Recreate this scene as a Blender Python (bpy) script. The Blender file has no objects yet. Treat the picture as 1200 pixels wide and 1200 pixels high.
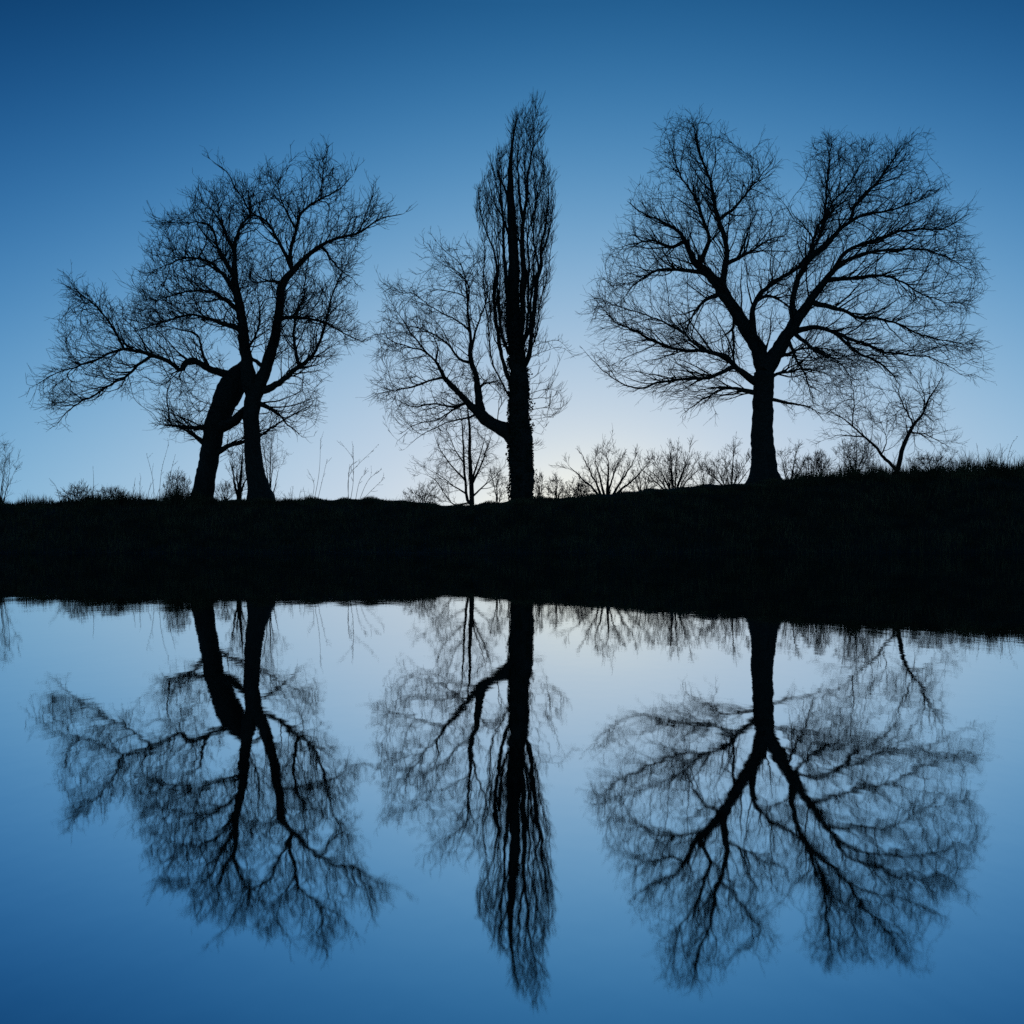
import bpy, math, random
import numpy as np
from mathutils import Vector, noise as mnoise

# ------------------------------------------------------------------ camera, sky, sun, exposure
sc = bpy.context.scene
col = sc.collection
F, HZ, CAMH = 1100.0, 640.0, 0.30          # focal length and horizon row in photo pixels (1200 x 1200), lens height over the water
cam = bpy.data.cameras.new("camera"); camo = bpy.data.objects.new("camera", cam); col.objects.link(camo)
camo.location = (0, 0, CAMH); camo.rotation_euler = (math.pi / 2, 0, 0)
cam.sensor_width = 36; cam.lens = 36 * F / 1200; cam.shift_y = (HZ - 600) / 1200
cam.clip_start = 0.05; cam.clip_end = 6000
sc.camera = camo
sc.view_settings.view_transform = 'Standard'; sc.view_settings.look = 'None'
sc.view_settings.exposure = 0; sc.view_settings.gamma = 1
sc.render.engine = 'CYCLES'
sc.cycles.use_denoising = False
sc.cycles.max_bounces = 6
sc.cycles.caustics_reflective = False; sc.cycles.caustics_refractive = False

# dusk sky: one smooth function of elevation and of the angle to the sunset's azimuth, all the way round
w = bpy.data.worlds.new("World"); sc.world = w; w.use_nodes = True
nt = w.node_tree; N = nt.nodes; L = nt.links; N.clear()
def math_node(op, a, b=None, clamp=False):
    n = N.new('ShaderNodeMath'); n.operation = op; n.use_clamp = clamp
    for i, v in enumerate((a, b)):
        if v is None: continue
        if isinstance(v, (int, float)): n.inputs[i].default_value = v
        else: L.new(v, n.inputs[i])
    return n.outputs[0]
tc = N.new('ShaderNodeTexCoord'); nrm = N.new('ShaderNodeVectorMath'); nrm.operation = 'NORMALIZE'
L.new(tc.outputs['Generated'], nrm.inputs[0])
sep = N.new('ShaderNodeSeparateXYZ'); L.new(nrm.outputs[0], sep.inputs[0])
SUN_AZ = math.atan2(690 - 600, F)          # sunset a little right of the middle
s_ = math_node('MINIMUM', math_node('MAXIMUM', sep.outputs[2], 0.0), 0.50)
hl = math_node('MAXIMUM', math_node('SQRT', math_node('ADD', math_node('MULTIPLY', sep.outputs[0], sep.outputs[0]),
                                      math_node('MULTIPLY', sep.outputs[1], sep.outputs[1]))), 1e-4)
dt = math_node('DIVIDE', math_node('ADD', math_node('MULTIPLY', sep.outputs[0], math.sin(SUN_AZ)),
                                   math_node('MULTIPLY', sep.outputs[1], math.cos(SUN_AZ))), hl)
qh = math_node('SUBTRACT', 1.0, dt)
qq = math_node('MINIMUM', math_node('SUBTRACT', 1.0, math_node('EXPONENT', math_node('MULTIPLY', qh, -1 / .35))), .55)
glow = math_node('EXPONENT', math_node('ADD', math_node('MULTIPLY', s_, -1 / .04), math_node('MULTIPLY', qh, -1 / .008)))
s2 = math_node('MULTIPLY', s_, s_)
KK = [[0.87, 1.212, 2.16], [-4.12, -3.533, -2.883], [-11.346, -5.919, -6.157], [-4.832, -3.095, -2.718], [6.182, 5.832, 0.907]]
MX = [1.0, .98, .92]
comb = N.new('ShaderNodeCombineColor')
for c in range(3):
    e = math_node('ADD', math_node('MULTIPLY', s_, KK[1][c]), KK[0][c])
    e = math_node('ADD', e, math_node('MULTIPLY', s2, KK[2][c]))
    e = math_node('ADD', e, math_node('MULTIPLY', qq, KK[3][c]))
    e = math_node('ADD', e, math_node('MULTIPLY', glow, KK[4][c]))
    x = math_node('EXPONENT', math_node('MULTIPLY', e, -1.0))
    v = math_node('DIVIDE', MX[c], math_node('ADD', x, 1.0))
    L.new(v, comb.inputs[c])
bg = N.new('ShaderNodeBackground'); wo = N.new('ShaderNodeOutputWorld')
L.new(comb.outputs[0], bg.inputs[0]); bg.inputs[1].default_value = 1.0
L.new(bg.outputs[0], wo.inputs[0])
# the sun has set: the sky is the only light, no sun lamp

# ------------------------------------------------------------------ materials
def material(name, c1, c2, scale=6.0, rough=.9, bump=.3, detail=5):
    m = bpy.data.materials.new(name); m.use_nodes = True
    t = m.node_tree; b = t.nodes['Principled BSDF']
    b.inputs['Roughness'].default_value = rough
    b.inputs['Specular IOR Level'].default_value = .15
    co = t.nodes.new('ShaderNodeTexCoord')
    n = t.nodes.new('ShaderNodeTexNoise'); n.inputs['Scale'].default_value = scale; n.inputs['Detail'].default_value = detail
    t.links.new(co.outputs['Object'], n.inputs['Vector'])
    r = t.nodes.new('ShaderNodeValToRGB'); r.color_ramp.elements[0].position = .35; r.color_ramp.elements[1].position = .65
    r.color_ramp.elements[0].color = (*c1, 1); r.color_ramp.elements[1].color = (*c2, 1)
    t.links.new(n.outputs[0], r.inputs[0]); t.links.new(r.outputs[0], b.inputs['Base Color'])
    if bump:
        bp = t.nodes.new('ShaderNodeBump'); bp.inputs['Strength'].default_value = bump; bp.inputs['Distance'].default_value = .03
        t.links.new(n.outputs[0], bp.inputs['Height']); t.links.new(bp.outputs[0], b.inputs['Normal'])
    return m
M_BARK = material('dark_bark', (.028, .020, .013), (.056, .041, .027), 9)
M_TWIG = material('twig_bark', (.026, .019, .013), (.050, .037, .025), 4, bump=0)
M_GRASS = material('dry_grass', (.048, .027, .010), (.185, .108, .040), .9, bump=0)
M_EARTH = material('bank_earth', (.024, .015, .007), (.052, .032, .015), 1.5)
M_LEAF = material('ivy_leaf', (.018, .020, .009), (.034, .036, .016), 5, bump=0)

def water_material():
    m = bpy.data.materials.new('still_water'); m.use_nodes = True
    t = m.node_tree; t.nodes.clear()
    o = t.nodes.new('ShaderNodeOutputMaterial')
    g = t.nodes.new('ShaderNodeBsdfGlossy'); g.inputs['Roughness'].default_value = .032; g.distribution = 'BECKMANN'
    g.inputs['Color'].default_value = (.80, .84, .86, 1)
    ge = t.nodes.new('ShaderNodeNewGeometry')
    mp = t.nodes.new('ShaderNodeMapping'); mp.inputs['Scale'].default_value = (1.0, .55, 1)
    t.links.new(ge.outputs['Position'], mp.inputs['Vector'])
    n = t.nodes.new('ShaderNodeTexNoise'); n.inputs['Scale'].default_value = 16; n.inputs['Detail'].default_value = 2
    n2 = t.nodes.new('ShaderNodeTexNoise'); n2.inputs['Scale'].default_value = 2.2; n2.inputs['Detail'].default_value = 1
    t.links.new(mp.outputs[0], n.inputs['Vector']); t.links.new(mp.outputs[0], n2.inputs['Vector'])
    b1 = t.nodes.new('ShaderNodeBump'); b1.inputs['Strength'].default_value = 1; b1.inputs['Distance'].default_value = .00016
    b2 = t.nodes.new('ShaderNodeBump'); b2.inputs['Strength'].default_value = 1; b2.inputs['Distance'].default_value = .0010
    t.links.new(n.outputs[0], b1.inputs['Height']); t.links.new(n2.outputs[0], b2.inputs['Height'])
    t.links.new(b1.outputs[0], b2.inputs['Normal']); t.links.new(b2.outputs[0], g.inputs['Normal'])
    t.links.new(g.outputs[0], o.inputs[0])
    return m
M_WATER = water_material()

# ------------------------------------------------------------------ mesh helpers
def mesh_from(name, verts, faces_flat, counts, smooth=True):
    me = bpy.data.meshes.new(name)
    verts = np.asarray(verts, np.float32); faces_flat = np.asarray(faces_flat, np.int32); counts = np.asarray(counts, np.int32)
    me.vertices.add(len(verts)); me.vertices.foreach_set('co', verts.ravel())
    me.loops.add(len(faces_flat)); me.loops.foreach_set('vertex_index', faces_flat)
    me.polygons.add(len(counts))
    st = np.zeros(len(counts), np.int32); st[1:] = np.cumsum(counts)[:-1]
    me.polygons.foreach_set('loop_start', st)
    if smooth: me.polygons.foreach_set('use_smooth', np.ones(len(counts), bool))
    me.update(calc_edges=True)
    return me

def tubes(chains, sides, gnarl=0.0):
    """chains: list of (points Nx3, radii N) -> verts, quads of open tapered tubes"""
    P = np.concatenate([c[0] for c in chains]); R = np.concatenate([c[1] for c in chains])
    ln = np.array([len(c[0]) for c in chains]); st = np.concatenate([[0], np.cumsum(ln)[:-1]])
    n = len(P); first = np.zeros(n, bool); first[st] = True; last = np.zeros(n, bool); last[st + ln - 1] = True
    nx = np.where(last, np.arange(n), np.arange(n) + 1); pv = np.where(first, np.arange(n), np.arange(n) - 1)
    T = P[nx] - P[pv]; T /= np.linalg.norm(T, axis=1, keepdims=True) + 1e-9
    D = P[st + ln - 1] - P[st]; D /= np.linalg.norm(D, axis=1, keepdims=True) + 1e-9
    ref = np.where(np.abs(D[:, 1:2]) < .8, np.array([[.05, 1., .03]]), np.array([[1., .05, .03]]))
    ref = np.repeat(ref, ln, axis=0)
    U = np.cross(T, ref); U /= np.linalg.norm(U, axis=1, keepdims=True) + 1e-9
    V = np.cross(T, U)
    a = np.arange(sides) * 2 * math.pi / sides
    RR = R[:, None] * np.ones((1, sides))
    if gnarl:
        rg = np.random.default_rng(5)
        j = rg.normal(0, 1, RR.shape); j = (j + np.roll(j, 1, 0) + np.roll(j, -1, 0) + np.roll(j, 1, 1)) / 2
        RR = RR * (1 + gnarl * j)
    VV = P[:, None] + RR[..., None] * (np.cos(a)[None, :, None] * U[:, None] + np.sin(a)[None, :, None] * V[:, None])
    i = np.where(~last)[0]; k = np.arange(sides); k2 = (k + 1) % sides
    q = np.stack([i[:, None] * sides + k, i[:, None] * sides + k2, (i[:, None] + 1) * sides + k2, (i[:, None] + 1) * sides + k], -1)
    return VV.reshape(-1, 3), q.reshape(-1, 4)

def batch_tubes(P, R, sides=3):
    """P: (n, m, 3) polylines of equal length, R: (n, m)"""
    n, m, _ = P.shape
    T = np.gradient(P, axis=1); T /= np.linalg.norm(T, axis=2, keepdims=True) + 1e-9
    ref = np.array([.31, .93, .17]); U = np.cross(T, ref); U /= np.linalg.norm(U, axis=2, keepdims=True) + 1e-9
    V = np.cross(T, U); a = np.arange(sides) * 2 * math.pi / sides
    VV = P[:, :, None] + R[:, :, None, None] * (np.cos(a)[:, None] * U[:, :, None] + np.sin(a)[:, None] * V[:, :, None])
    base = (np.arange(n)[:, None, None] * m + np.arange(m - 1)[None, :, None]) * sides
    k = np.arange(sides); k2 = (k + 1) % sides
    q = np.stack([base + k, base + k2, base + sides + k2, base + sides + k], -1)
    return VV.reshape(-1, 3), q.reshape(-1, 4)

def new_obj(name, me, mat, parent=None):
    o = bpy.data.objects.new(name, me); col.objects.link(o)
    me.materials.append(mat)
    if parent: o.parent = parent
    return o
def quads_obj(name, parts, mat, parent=None, origin=None):
    vs, qs, k = [], [], 0
    for v, q in parts:
        vs.append(v); qs.append(q + k); k += len(v)
    v = np.concatenate(vs); q = np.concatenate(qs)
    if origin is not None: v = v - np.asarray(origin)
    return new_obj(name, mesh_from(name, v, q.ravel(), np.full(len(q), 4)), mat, parent)
def empty(name, loc, label, cat, group=None):
    o = bpy.data.objects.new(name, None); col.objects.link(o); o.location = loc
    o['label'] = label; o['category'] = cat; o.empty_display_size = .3
    if group: o['group'] = group
    return o

# ------------------------------------------------------------------ terrain
CREST_Y = 49.0
CREST = np.array([(-1500, 586), (-300, 590), (0, 590), (40, 592), (70, 589), (130, 586), (200, 585.5), (300, 586), (370, 585), (440, 584), (470, 585.5),
    (500, 590), (545, 592), (580, 588), (640, 583), (700, 580), (760, 573), (830, 568), (880, 565), (920, 562),
    (960, 559), (1000, 556), (1060, 554), (1120, 552), (1160, 551), (1200, 550), (1500, 546), (2700, 548)], float)
def crest_h(x):
    px = np.asarray(x) / CREST_Y * F + 600
    return CAMH + (HZ - np.interp(px, CREST[:, 0], CREST[:, 1])) / F * CREST_Y
def shore_y(x):
    x = np.asarray(x, float); return 40.3 + .5 * np.sin(x * .21) + .3 * np.sin(x * .67 + 1) + .12 * np.sin(x * 1.9)
def ground_z(x, y):
    x = np.asarray(x, float); y = np.asarray(y, float)
    H = crest_h(x) - .04; s = shore_y(x)
    t = np.clip((y - s) / (CREST_Y - s), 0, 1)
    bank = H * (.62 * t + .38 * t * t * (3 - 2 * t))
    bump = .05 * np.sin(x * 1.7 + y * .9) * np.sin(y * 2.1 - x * .4) + .03 * np.sin(x * 4.3 + 2 * np.sin(y * 1.3))
    back = H - .45 * np.clip((y - CREST_Y) / 9, 0, 1) ** 1.3
    back = back + (1.6 - back) * np.clip((y - 58) / 30, 0, 1)
    chan = -1.6 * np.clip((s - y) / 6, 0, 1)
    near = np.clip((-4 - y) / 5, -.3, 1)
    chan = np.where(y < 3, np.maximum(chan, -1.6 + 2.6 * np.clip((2 - y) / 12, 0, 1)), chan)
    z = np.where(y < s, chan, np.where(y < CREST_Y, bank, back))
    return z + bump * np.clip((y - s) / 1.5, 0, 1) * np.clip(1 - (y - 60) / 40, 0, 1)
xs = np.concatenate([np.linspace(-3000, -110, 14), np.linspace(-100, -36, 33), np.linspace(-35, 35, 281), np.linspace(36, 100, 33), np.linspace(110, 3000, 14)])
ys = np.concatenate([np.linspace(-300, -14, 8), np.linspace(-12, 38, 26), np.linspace(38.5, 52, 91), np.linspace(52.5, 62, 20), np.linspace(64, 100, 19), np.geomspace(110, 4500, 12)])
gx, gy = np.meshgrid(xs, ys); gz = ground_z(gx, gy)
nv = np.stack([gx, gy, gz], -1).reshape(-1, 3); nxx = len(xs); nyy = len(ys)
ii, jj = np.meshgrid(np.arange(nyy - 1), np.arange(nxx - 1), indexing='ij'); b0 = (ii * nxx + jj).ravel()
q = np.stack([b0, b0 + 1, b0 + nxx + 1, b0 + nxx], -1)
gr = new_obj('ground', mesh_from('ground', nv, q.ravel(), np.full(len(q), 4)), M_EARTH); gr['kind'] = 'structure'
wv = np.array([(-2500, -40, 0), (2500, -40, 0), (2500, 46, 0), (-2500, 46, 0)], float)
wa = new_obj('water', mesh_from('water', wv, [0, 1, 2, 3], [4], False), M_WATER); wa['kind'] = 'structure'

# ------------------------------------------------------------------ growing trees
def unproject(px, py, Y):
    px = np.asarray(px, float); py = np.asarray(py, float); Y = np.asarray(Y, float) * np.ones_like(px)
    return np.stack([(px - 600) / F * Y, Y, CAMH + (HZ - py) / F * Y], -1)
def crop(ox, oy, s):
    return lambda pts: np.array([(ox + p[0] * s, oy + p[1] * s) + tuple(v * s for v in p[2:3]) for p in pts], float)

def in_poly(P, poly):
    x, y = P[:, 0], P[:, 1]; r = np.zeros(len(P), bool); j = len(poly) - 1
    for i in range(len(poly)):
        xi, yi = poly[i][:2]; xj, yj = poly[j][:2]
        c = ((yi > y) != (yj > y)) & (x < (xj - xi) * (y - yi) / (yj - yi + 1e-12) + xi); r ^= c; j = i
    return r
def poly_dist(P, poly):
    d = np.full(len(P), 1e9); poly = np.asarray(poly)[:, :2]
    for a, b in zip(poly, np.roll(poly, -1, 0)):
        ab = b - a; t = np.clip(((P - a) @ ab) / (ab @ ab + 1e-9), 0, 1); d = np.minimum(d, np.linalg.norm(P - a - t[:, None] * ab, axis=1))
    return d
def cloud(rg, poly, n, Y, depth, clump=.5, cs=.35, edge=16.0, shrink=11.0):
    """attraction points in an outline on the photo inflated to a rounded crown depth metres thick about Y"""
    poly = np.asarray(poly, float)[:, :2]; lo, hi = poly.min(0), poly.max(0); out = []
    got = 0
    while got < n:
        P = rg.uniform(lo - 12, hi + 12, (n * 2, 2))
        off = np.array([(mnoise.noise(Vector((p[0] * .03, p[1] * .03, 1.5))), mnoise.noise(Vector((p[0] * .03, p[1] * .03, 7.7)))) for p in P]) * edge
        P = P[in_poly(P + off, poly)]
        d = poly_dist(P, poly); P = P[(d > shrink) & (rg.uniform(0, 1, len(P)) < np.clip(.25 + (d - shrink) / (edge + 1e-6), 0, 1))]; d = poly_dist(P, poly); R = np.percentile(d, 97); u = np.clip(d / R, 0, 1)
        T = depth * .5 * (.25 + .75 * np.sqrt(np.clip(1 - (1 - u) ** 2, 0, 1)))
        dy = T * rg.uniform(-1, 1, len(P))
        W = unproject(P[:, 0], P[:, 1], Y + dy)
        keep = np.array([mnoise.noise(Vector(p) * cs) for p in W]) * 1.6 + 1 - clump > rg.uniform(-.12, 1, len(W))
        out.append(W[keep]); got += keep.sum()
    return np.concatenate(out)[:n]

def resample(P, step):
    """Catmull-Rom through the traced points (columns: x y z r), then even steps"""
    Q = np.vstack([2 * P[0] - P[1], P, 2 * P[-1] - P[-2]]); out = []
    for i in range(1, len(Q) - 2):
        t = np.linspace(0, 1, 12, endpoint=False)[:, None]; a, b, c, d = Q[i - 1:i + 3]
        out.append(.5 * (2 * b + (c - a) * t + (2 * a - 5 * b + 4 * c - d) * t ** 2 + (3 * b - a - 3 * c + d) * t ** 3))
    out.append(P[-1:]); C = np.vstack(out)
    s = np.concatenate([[0], np.cumsum(np.linalg.norm(np.diff(C[:, :3], axis=0), axis=1))])
    n = max(3, int(round(s[-1] / step)) + 1); u = np.linspace(0, s[-1], n)
    return np.stack([np.interp(u, s, C[:, k]) for k in range(4)], -1)

def colonize(rg, pos, par, owner, attr, step, kill, infl, inertia, trop, centre, radial, maxit=160, jitter=.08, maxkids=3, cone=.12, nfix=0, barred=None):
    P = np.array(pos); par = np.array(par); owner = np.array(owner); A = attr.copy(); trop = np.asarray(trop, float)
    par = par.copy(); D0 = P - P[np.maximum(par, 0)]; D0 /= np.linalg.norm(D0, axis=1, keepdims=True) + 1e-9
    def near(A, B):
        bi = np.zeros(len(A), int); bd = np.full(len(A), 1e9, np.float32); A32 = A.astype(np.float32); aa = (A32 * A32).sum(1)
        for s in range(0, len(B), 1500):
            b = B[s:s + 1500].astype(np.float32); d = A32 @ (-2 * b.T); d += (b * b).sum(1)[None]
            k = d.argmin(1); m = d[np.arange(len(A)), k] + aa; u = m < bd; bd[u] = m[u]; bi[u] = k[u] + s
        return bi, np.sqrt(np.maximum(bd, 0))
    off = A.mean(0); A = A - off; P = P - off; centre = np.asarray(centre) - off
    kids = np.zeros(len(P), int)
    if barred is not None: use = np.where(~barred)[0]
    else: use = np.arange(len(P))
    bi, bd = near(A, P[use]); bi = use[bi]
    alive = bd > kill; A, bi, bd = A[alive], bi[alive], bd[alive]
    for it in range(maxit):
        if not len(A): break
        dv = A - P[bi]; dv /= np.linalg.norm(dv, axis=1, keepdims=True) + 1e-9
        lim = np.where(bi < nfix, -.15, cone)
        act = (bd < infl) & ((dv * D0[bi]).sum(1) > lim) & (kids[bi] < maxkids)
        if not act.any(): break
        idx, inv = np.unique(bi[act], return_inverse=True); D = np.zeros((len(idx), 3)); np.add.at(D, inv, dv[act])
        D /= np.linalg.norm(D, axis=1, keepdims=True) + 1e-9
        rd = P[idx] - centre; rd /= np.linalg.norm(rd, axis=1, keepdims=True) + 1e-9
        D = D + inertia * D0[idx] + trop + radial * rd + rg.normal(0, jitter, D.shape); D /= np.linalg.norm(D, axis=1, keepdims=True) + 1e-9
        NP = P[idx] + D * step; kids[idx] += 1; o0 = len(P)
        P = np.vstack([P, NP]); D0 = np.vstack([D0, D]); kids = np.concatenate([kids, np.zeros(len(NP), int)])
        par = np.concatenate([par, idx]); owner = np.concatenate([owner, owner[idx]])
        b2, d2 = near(A, NP); u = d2 < bd; bi[u] = b2[u] + o0; bd[u] = d2[u]
        alive = bd > kill; A, bi, bd = A[alive], bi[alive], bd[alive]
    return P + off, par, owner

def perp(rg, D):
    v = rg.normal(0, 1, D.shape); v -= (v * D).sum(1, keepdims=True) * D
    return v / (np.linalg.norm(v, axis=1, keepdims=True) + 1e-9)
def twigs(rg, P, D, length, ang, trop, m, r0, r1, wig=.12):
    n = len(P); a = np.radians(rg.uniform(ang[0], ang[1], (n, 1)))
    d = D * np.cos(a) + perp(rg, D) * np.sin(a); l = length * rg.uniform(.45, 1.25, (n, 1)) / (m - 1)
    pts = [P]; ds = []
    for k in range(m - 1):
        d = d + np.asarray(trop) + rg.normal(0, wig, d.shape); d = d / (np.linalg.norm(d, axis=1, keepdims=True) + 1e-9)
        pts.append(pts[-1] + d * l); ds.append(d)
    R = np.linspace(r0, r1, m)[None] * rg.uniform(.75, 1.25, (n, 1))
    return np.stack(pts, 1), R, np.stack(ds, 1)

def grow_tree(name, label, cat, seed, Y, trunk, limbs, clouds, step=.22, kill=.26, infl=1.9, inertia=.9, trop=(0, 0, .05),
              tip=.010, expo=2.25, tw=(.55, (20, 55), (0, 0, .06), .8), tw2=(.30, 1.0), maxit=150, depthk=.42, gnarl=.05,
              base_flare=1.0, sink=.5, group=None, twr=(.0085, .0045), limb_depth=None, keep_split=True, centre=None, radial=.4, thin=.55, stage=.06, wob=.026, wood=('trunk', 'limb'), loose=None, shoot=(2.5, (24, 56), 1.0, .36), bare=.3, tipk=.45, brad=.05, env=None, inset=.06):
    """trunk / limbs: traced photo polylines (x, y, width in px); limbs are rooted on the nearest traced point"""
    rg = np.random.default_rng(seed); Y0 = Y
    pos, par, rad, own, pix = [], [], [], [], []
    def add_chain(P4, parent, o, pxs):
        ids = []
        for k, p in enumerate(P4):
            par.append(parent if k == 0 else len(pos) - 1); pos.append(p[:3]); rad.append(p[3]); own.append(o); ids.append(len(pos) - 1)
        return ids
    chains_by_owner = []
    def build(line, o, parent=None, dy_end=0.0):
        px = line[:, :2]; n = len(px); seg = np.concatenate([[0], np.cumsum(np.linalg.norm(np.diff(px, axis=0), axis=1))]); u = seg / seg[-1]
        y0 = Y0 if parent is None else pos[parent][1]
        Yk = y0 + dy_end * u ** 1.15
        W = unproject(px[:, 0], px[:, 1], Yk); r = line[:, 2] * .5 / F * Yk * (1 if o == 0 else 1 - (1 - thin) * u ** .8)
        P4 = np.column_stack([W, r]);
        if parent is not None: P4 = np.vstack([np.append(pos[parent], min(rad[parent] * .92, P4[0, 3] * 1.15)), P4[1:] if np.linalg.norm(P4[0, :3] - pos[parent]) < .5 else P4])
        P4 = resample(P4, step)
        wb = np.cumsum(rg.normal(0, wob * step / .22, (len(P4), 3)), 0); k = np.linspace(0, 1, len(P4))[:, None]; wb -= wb[-1] * k
        P4[1:-1, :3] += wb[1:-1] * (1 if o else .35)
        ids = add_chain(P4, -1 if parent is None else parent, o, None)
        chains_by_owner.append(P4); return ids
    gx0 = (trunk[0][0] - 600) / F * Y; gz0 = float(ground_z(gx0, Y))
    tr = np.array(trunk, float); pyb = HZ - (gz0 - sink - CAMH) * F / Y
    tr = np.vstack([[tr[0, 0], pyb, tr[0, 2] * base_flare], tr])
    build(tr, 0)
    for i, lm in enumerate(limbs):
        lm = np.array(lm, float); A = np.array(pos); pp = np.stack([600 + A[:, 0] * F / A[:, 1], HZ - (A[:, 2] - CAMH) * F / A[:, 1]], -1)
        parent = int(np.argmin(np.linalg.norm(pp - lm[0, :2], axis=1)))
        ln = np.linalg.norm(np.diff(lm[:, :2], axis=0), axis=1).sum() / F * Y
        dy = limb_depth[i] if limb_depth is not None and limb_depth[i] is not None else rg.choice([-1, 1]) * rg.uniform(.35, 1) * depthk * ln
        build(lm, i + 1, parent, dy)
    nt0 = len(pos)
    ctr = unproject(*((tr[-1, 0], tr[-1, 1] + 25) if centre is None else centre), Y)
    attr = np.concatenate([cloud(rg, *c) for c in clouds]) if clouds else np.zeros((0, 3))
    P, par_, own_ = np.array(pos), np.array(par), np.array(own)
    if len(attr):
        if stage:
            m = rg.uniform(0, 1, len(attr)) < stage
            P, par_, own_ = colonize(rg, P, par_, own_, attr[m], step, kill * 2.6, infl * 2.2, inertia * 1.1, trop, ctr, radial * 1.3, maxit, .12, cone=.1, nfix=nt0)
        P, par_, own_ = colonize(rg, P, par_, own_, attr, step, kill, infl, inertia, trop, ctr, radial, maxit, nfix=nt0)
    if loose:
        at2 = np.concatenate([cloud(rg, *c) for c in loose[0]]); c2_ = unproject(*loose[2], Y)
        bar = ~((own_ >= loose[1]) | ((own_ == 0) & (P[:, 2] < gz0 + 11)))
        m = rg.uniform(0, 1, len(at2)) < stage
        P, par_, own_ = colonize(rg, P, par_, own_, at2[m], step, kill * 2.6, infl * 2.2, inertia * 1.1, (0, 0, .03), c2_, .5, maxit, .12, cone=.1, nfix=nt0, barred=bar)
        bar = ~((own_ >= loose[1]) | ((own_ == 0) & (P[:, 2] < gz0 + 11)))
        P, par_, own_ = colonize(rg, P, par_, own_, at2, step, kill, infl, inertia, (0, 0, .03), c2_, .4, maxit, nfix=nt0, barred=bar)
    n = len(P); R = np.zeros(n); R[:nt0] = 0
    acc = np.zeros(n)
    for i in range(n - 1, nt0 - 1, -1):
        R[i] = max(acc[i], tip ** expo) ** (1 / expo); p = par_[i]
        if p >= nt0: acc[p] += R[i] ** expo
    R[:nt0] = np.array(rad)
    for i in range(nt0, n):
        R[i] = min(R[i], R[par_[i]] * (.72 if par_[i] < nt0 else 1.0)); R[i] = max(R[i], tip * .6)
    # smooth the grown part a little
    ch = [[] for _ in range(n)]
    for i in range(nt0, n): ch[par_[i]].append(i)
    for _ in range(2):
        S = P.copy()
        for i in range(nt0, n):
            if len(ch[i]) == 1: S[i] = .5 * P[i] + .25 * (P[par_[i]] + P[ch[i][0]])
        P = S
    base = np.array([gx0, Y, gz0]); root = empty(name, base, label, cat, group)
    # traced wood
    for o, P4 in enumerate(chains_by_owner):
        big = P4[:, 3].max() > .12
        v, q = tubes([(P4[:, :3], np.concatenate([P4[:-1, 3], [P4[-1, 3] * .5]]))], 14 if o == 0 else (9 if big else 6), gnarl if big else 0)
        ob = quads_obj(wood[0] if o == 0 else wood[1], [(v, q)], M_BARK, root, base)
        # grown branches rooted on it
        idx = [i for i in range(nt0, n) if own_[i] == o]; parts = []; chains = []
        for i in idx:
            p = par_[i]
            start = p < nt0 or max(ch[p], key=lambda c: R[c]) != i
            if not start: continue
            line = [p, i]; c = i
            while ch[c]:
                c = max(ch[c], key=lambda t: R[t]); line.append(c)
            rr = R[line].copy(); rr[0] = rr[1]
            chains.append((P[line], rr))
        if chains:
            thick = [c for c in chains if c[1].max() > .03]; thin = [c for c in chains if c[1].max() <= .03]
            if thick: parts.append(tubes(thick, 5))
            if thin: parts.append(tubes(thin, 3))
        # twigs
        ids = np.array([i for i in idx if R[i] < .05], int)
        tips = np.array([i for i in idx if not ch[i]], int)
        if o and len(P4) > 4:
            e = P4[-1, :3]; d = P4[-1, :3] - P4[-3, :3]
        if len(ids):
            ids = ids[rg.uniform(0, 1, len(ids)) < tw[3]]; sel = np.concatenate([ids, tips, tips]); ltw = np.concatenate([np.ones(len(ids)), np.full(2 * len(tips), 1.5)])[:, None]
            D = P[sel] - P[par_[sel]]; D /= np.linalg.norm(D, axis=1, keepdims=True) + 1e-9
            rd = P[sel] - ctr; rd /= np.linalg.norm(rd, axis=1, keepdims=True) + 1e-9; D = D + radial * 1.2 * rd; D /= np.linalg.norm(D, axis=1, keepdims=True)
            ta, tt = (tw[1], tw[2]) if not loose or o < loose[1] else ((18, 52), (0, 0, .04))
            T, TR, TD = twigs(rg, P[sel], D, tw[0] * ltw, ta, tt, 4, twr[0], twr[1])
            parts.append(batch_tubes(T, TR))
            if tw2[1] > 0:
                kk = rg.integers(1, 3, len(T)); m = rg.uniform(0, 1, len(T)) < tw2[1]
                B = T[np.arange(len(T)), kk][m]; BD = TD[np.arange(len(T)), kk - 1][m]
                T2, R2, _ = twigs(rg, B, BD, tw2[0], (ta[0] + 5, ta[1] + 8), tt, 3, twr[0] * .8, twr[1] * .9)
                parts.append(batch_tubes(T2, R2))
        # branches off the traced wood, shoots off those, twigs off those, each level thinner
        if shoot:
            Lb, ba, dens, rmax = shoot; lo = loose and o >= loose[1]
            if lo: Lb, ba, dens = 2.0, (25, 58), dens * 1.9
            sp = max(1, int(round(.26 / dens / step))); kk = np.arange(2, len(P4)); kk = kk[P4[kk, 3] < rmax]
            kk = kk[(kk > len(P4) * (bare if o == 0 else .12)) & (P4[kk, 2] > gz0 + 2.2 * step)]
            want = dens * step / .26 * (1.05 - .55 * (kk / len(P4)) ** 3); kk = np.repeat(kk, np.floor(want + rg.uniform(0, 1, len(kk))).astype(int))
            kk = np.concatenate([kk, np.full(2, len(P4) - 1)])
            D = P4[kk, :3] - P4[kk - 1, :3]; D /= np.linalg.norm(D, axis=1, keepdims=True) + 1e-9
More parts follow.
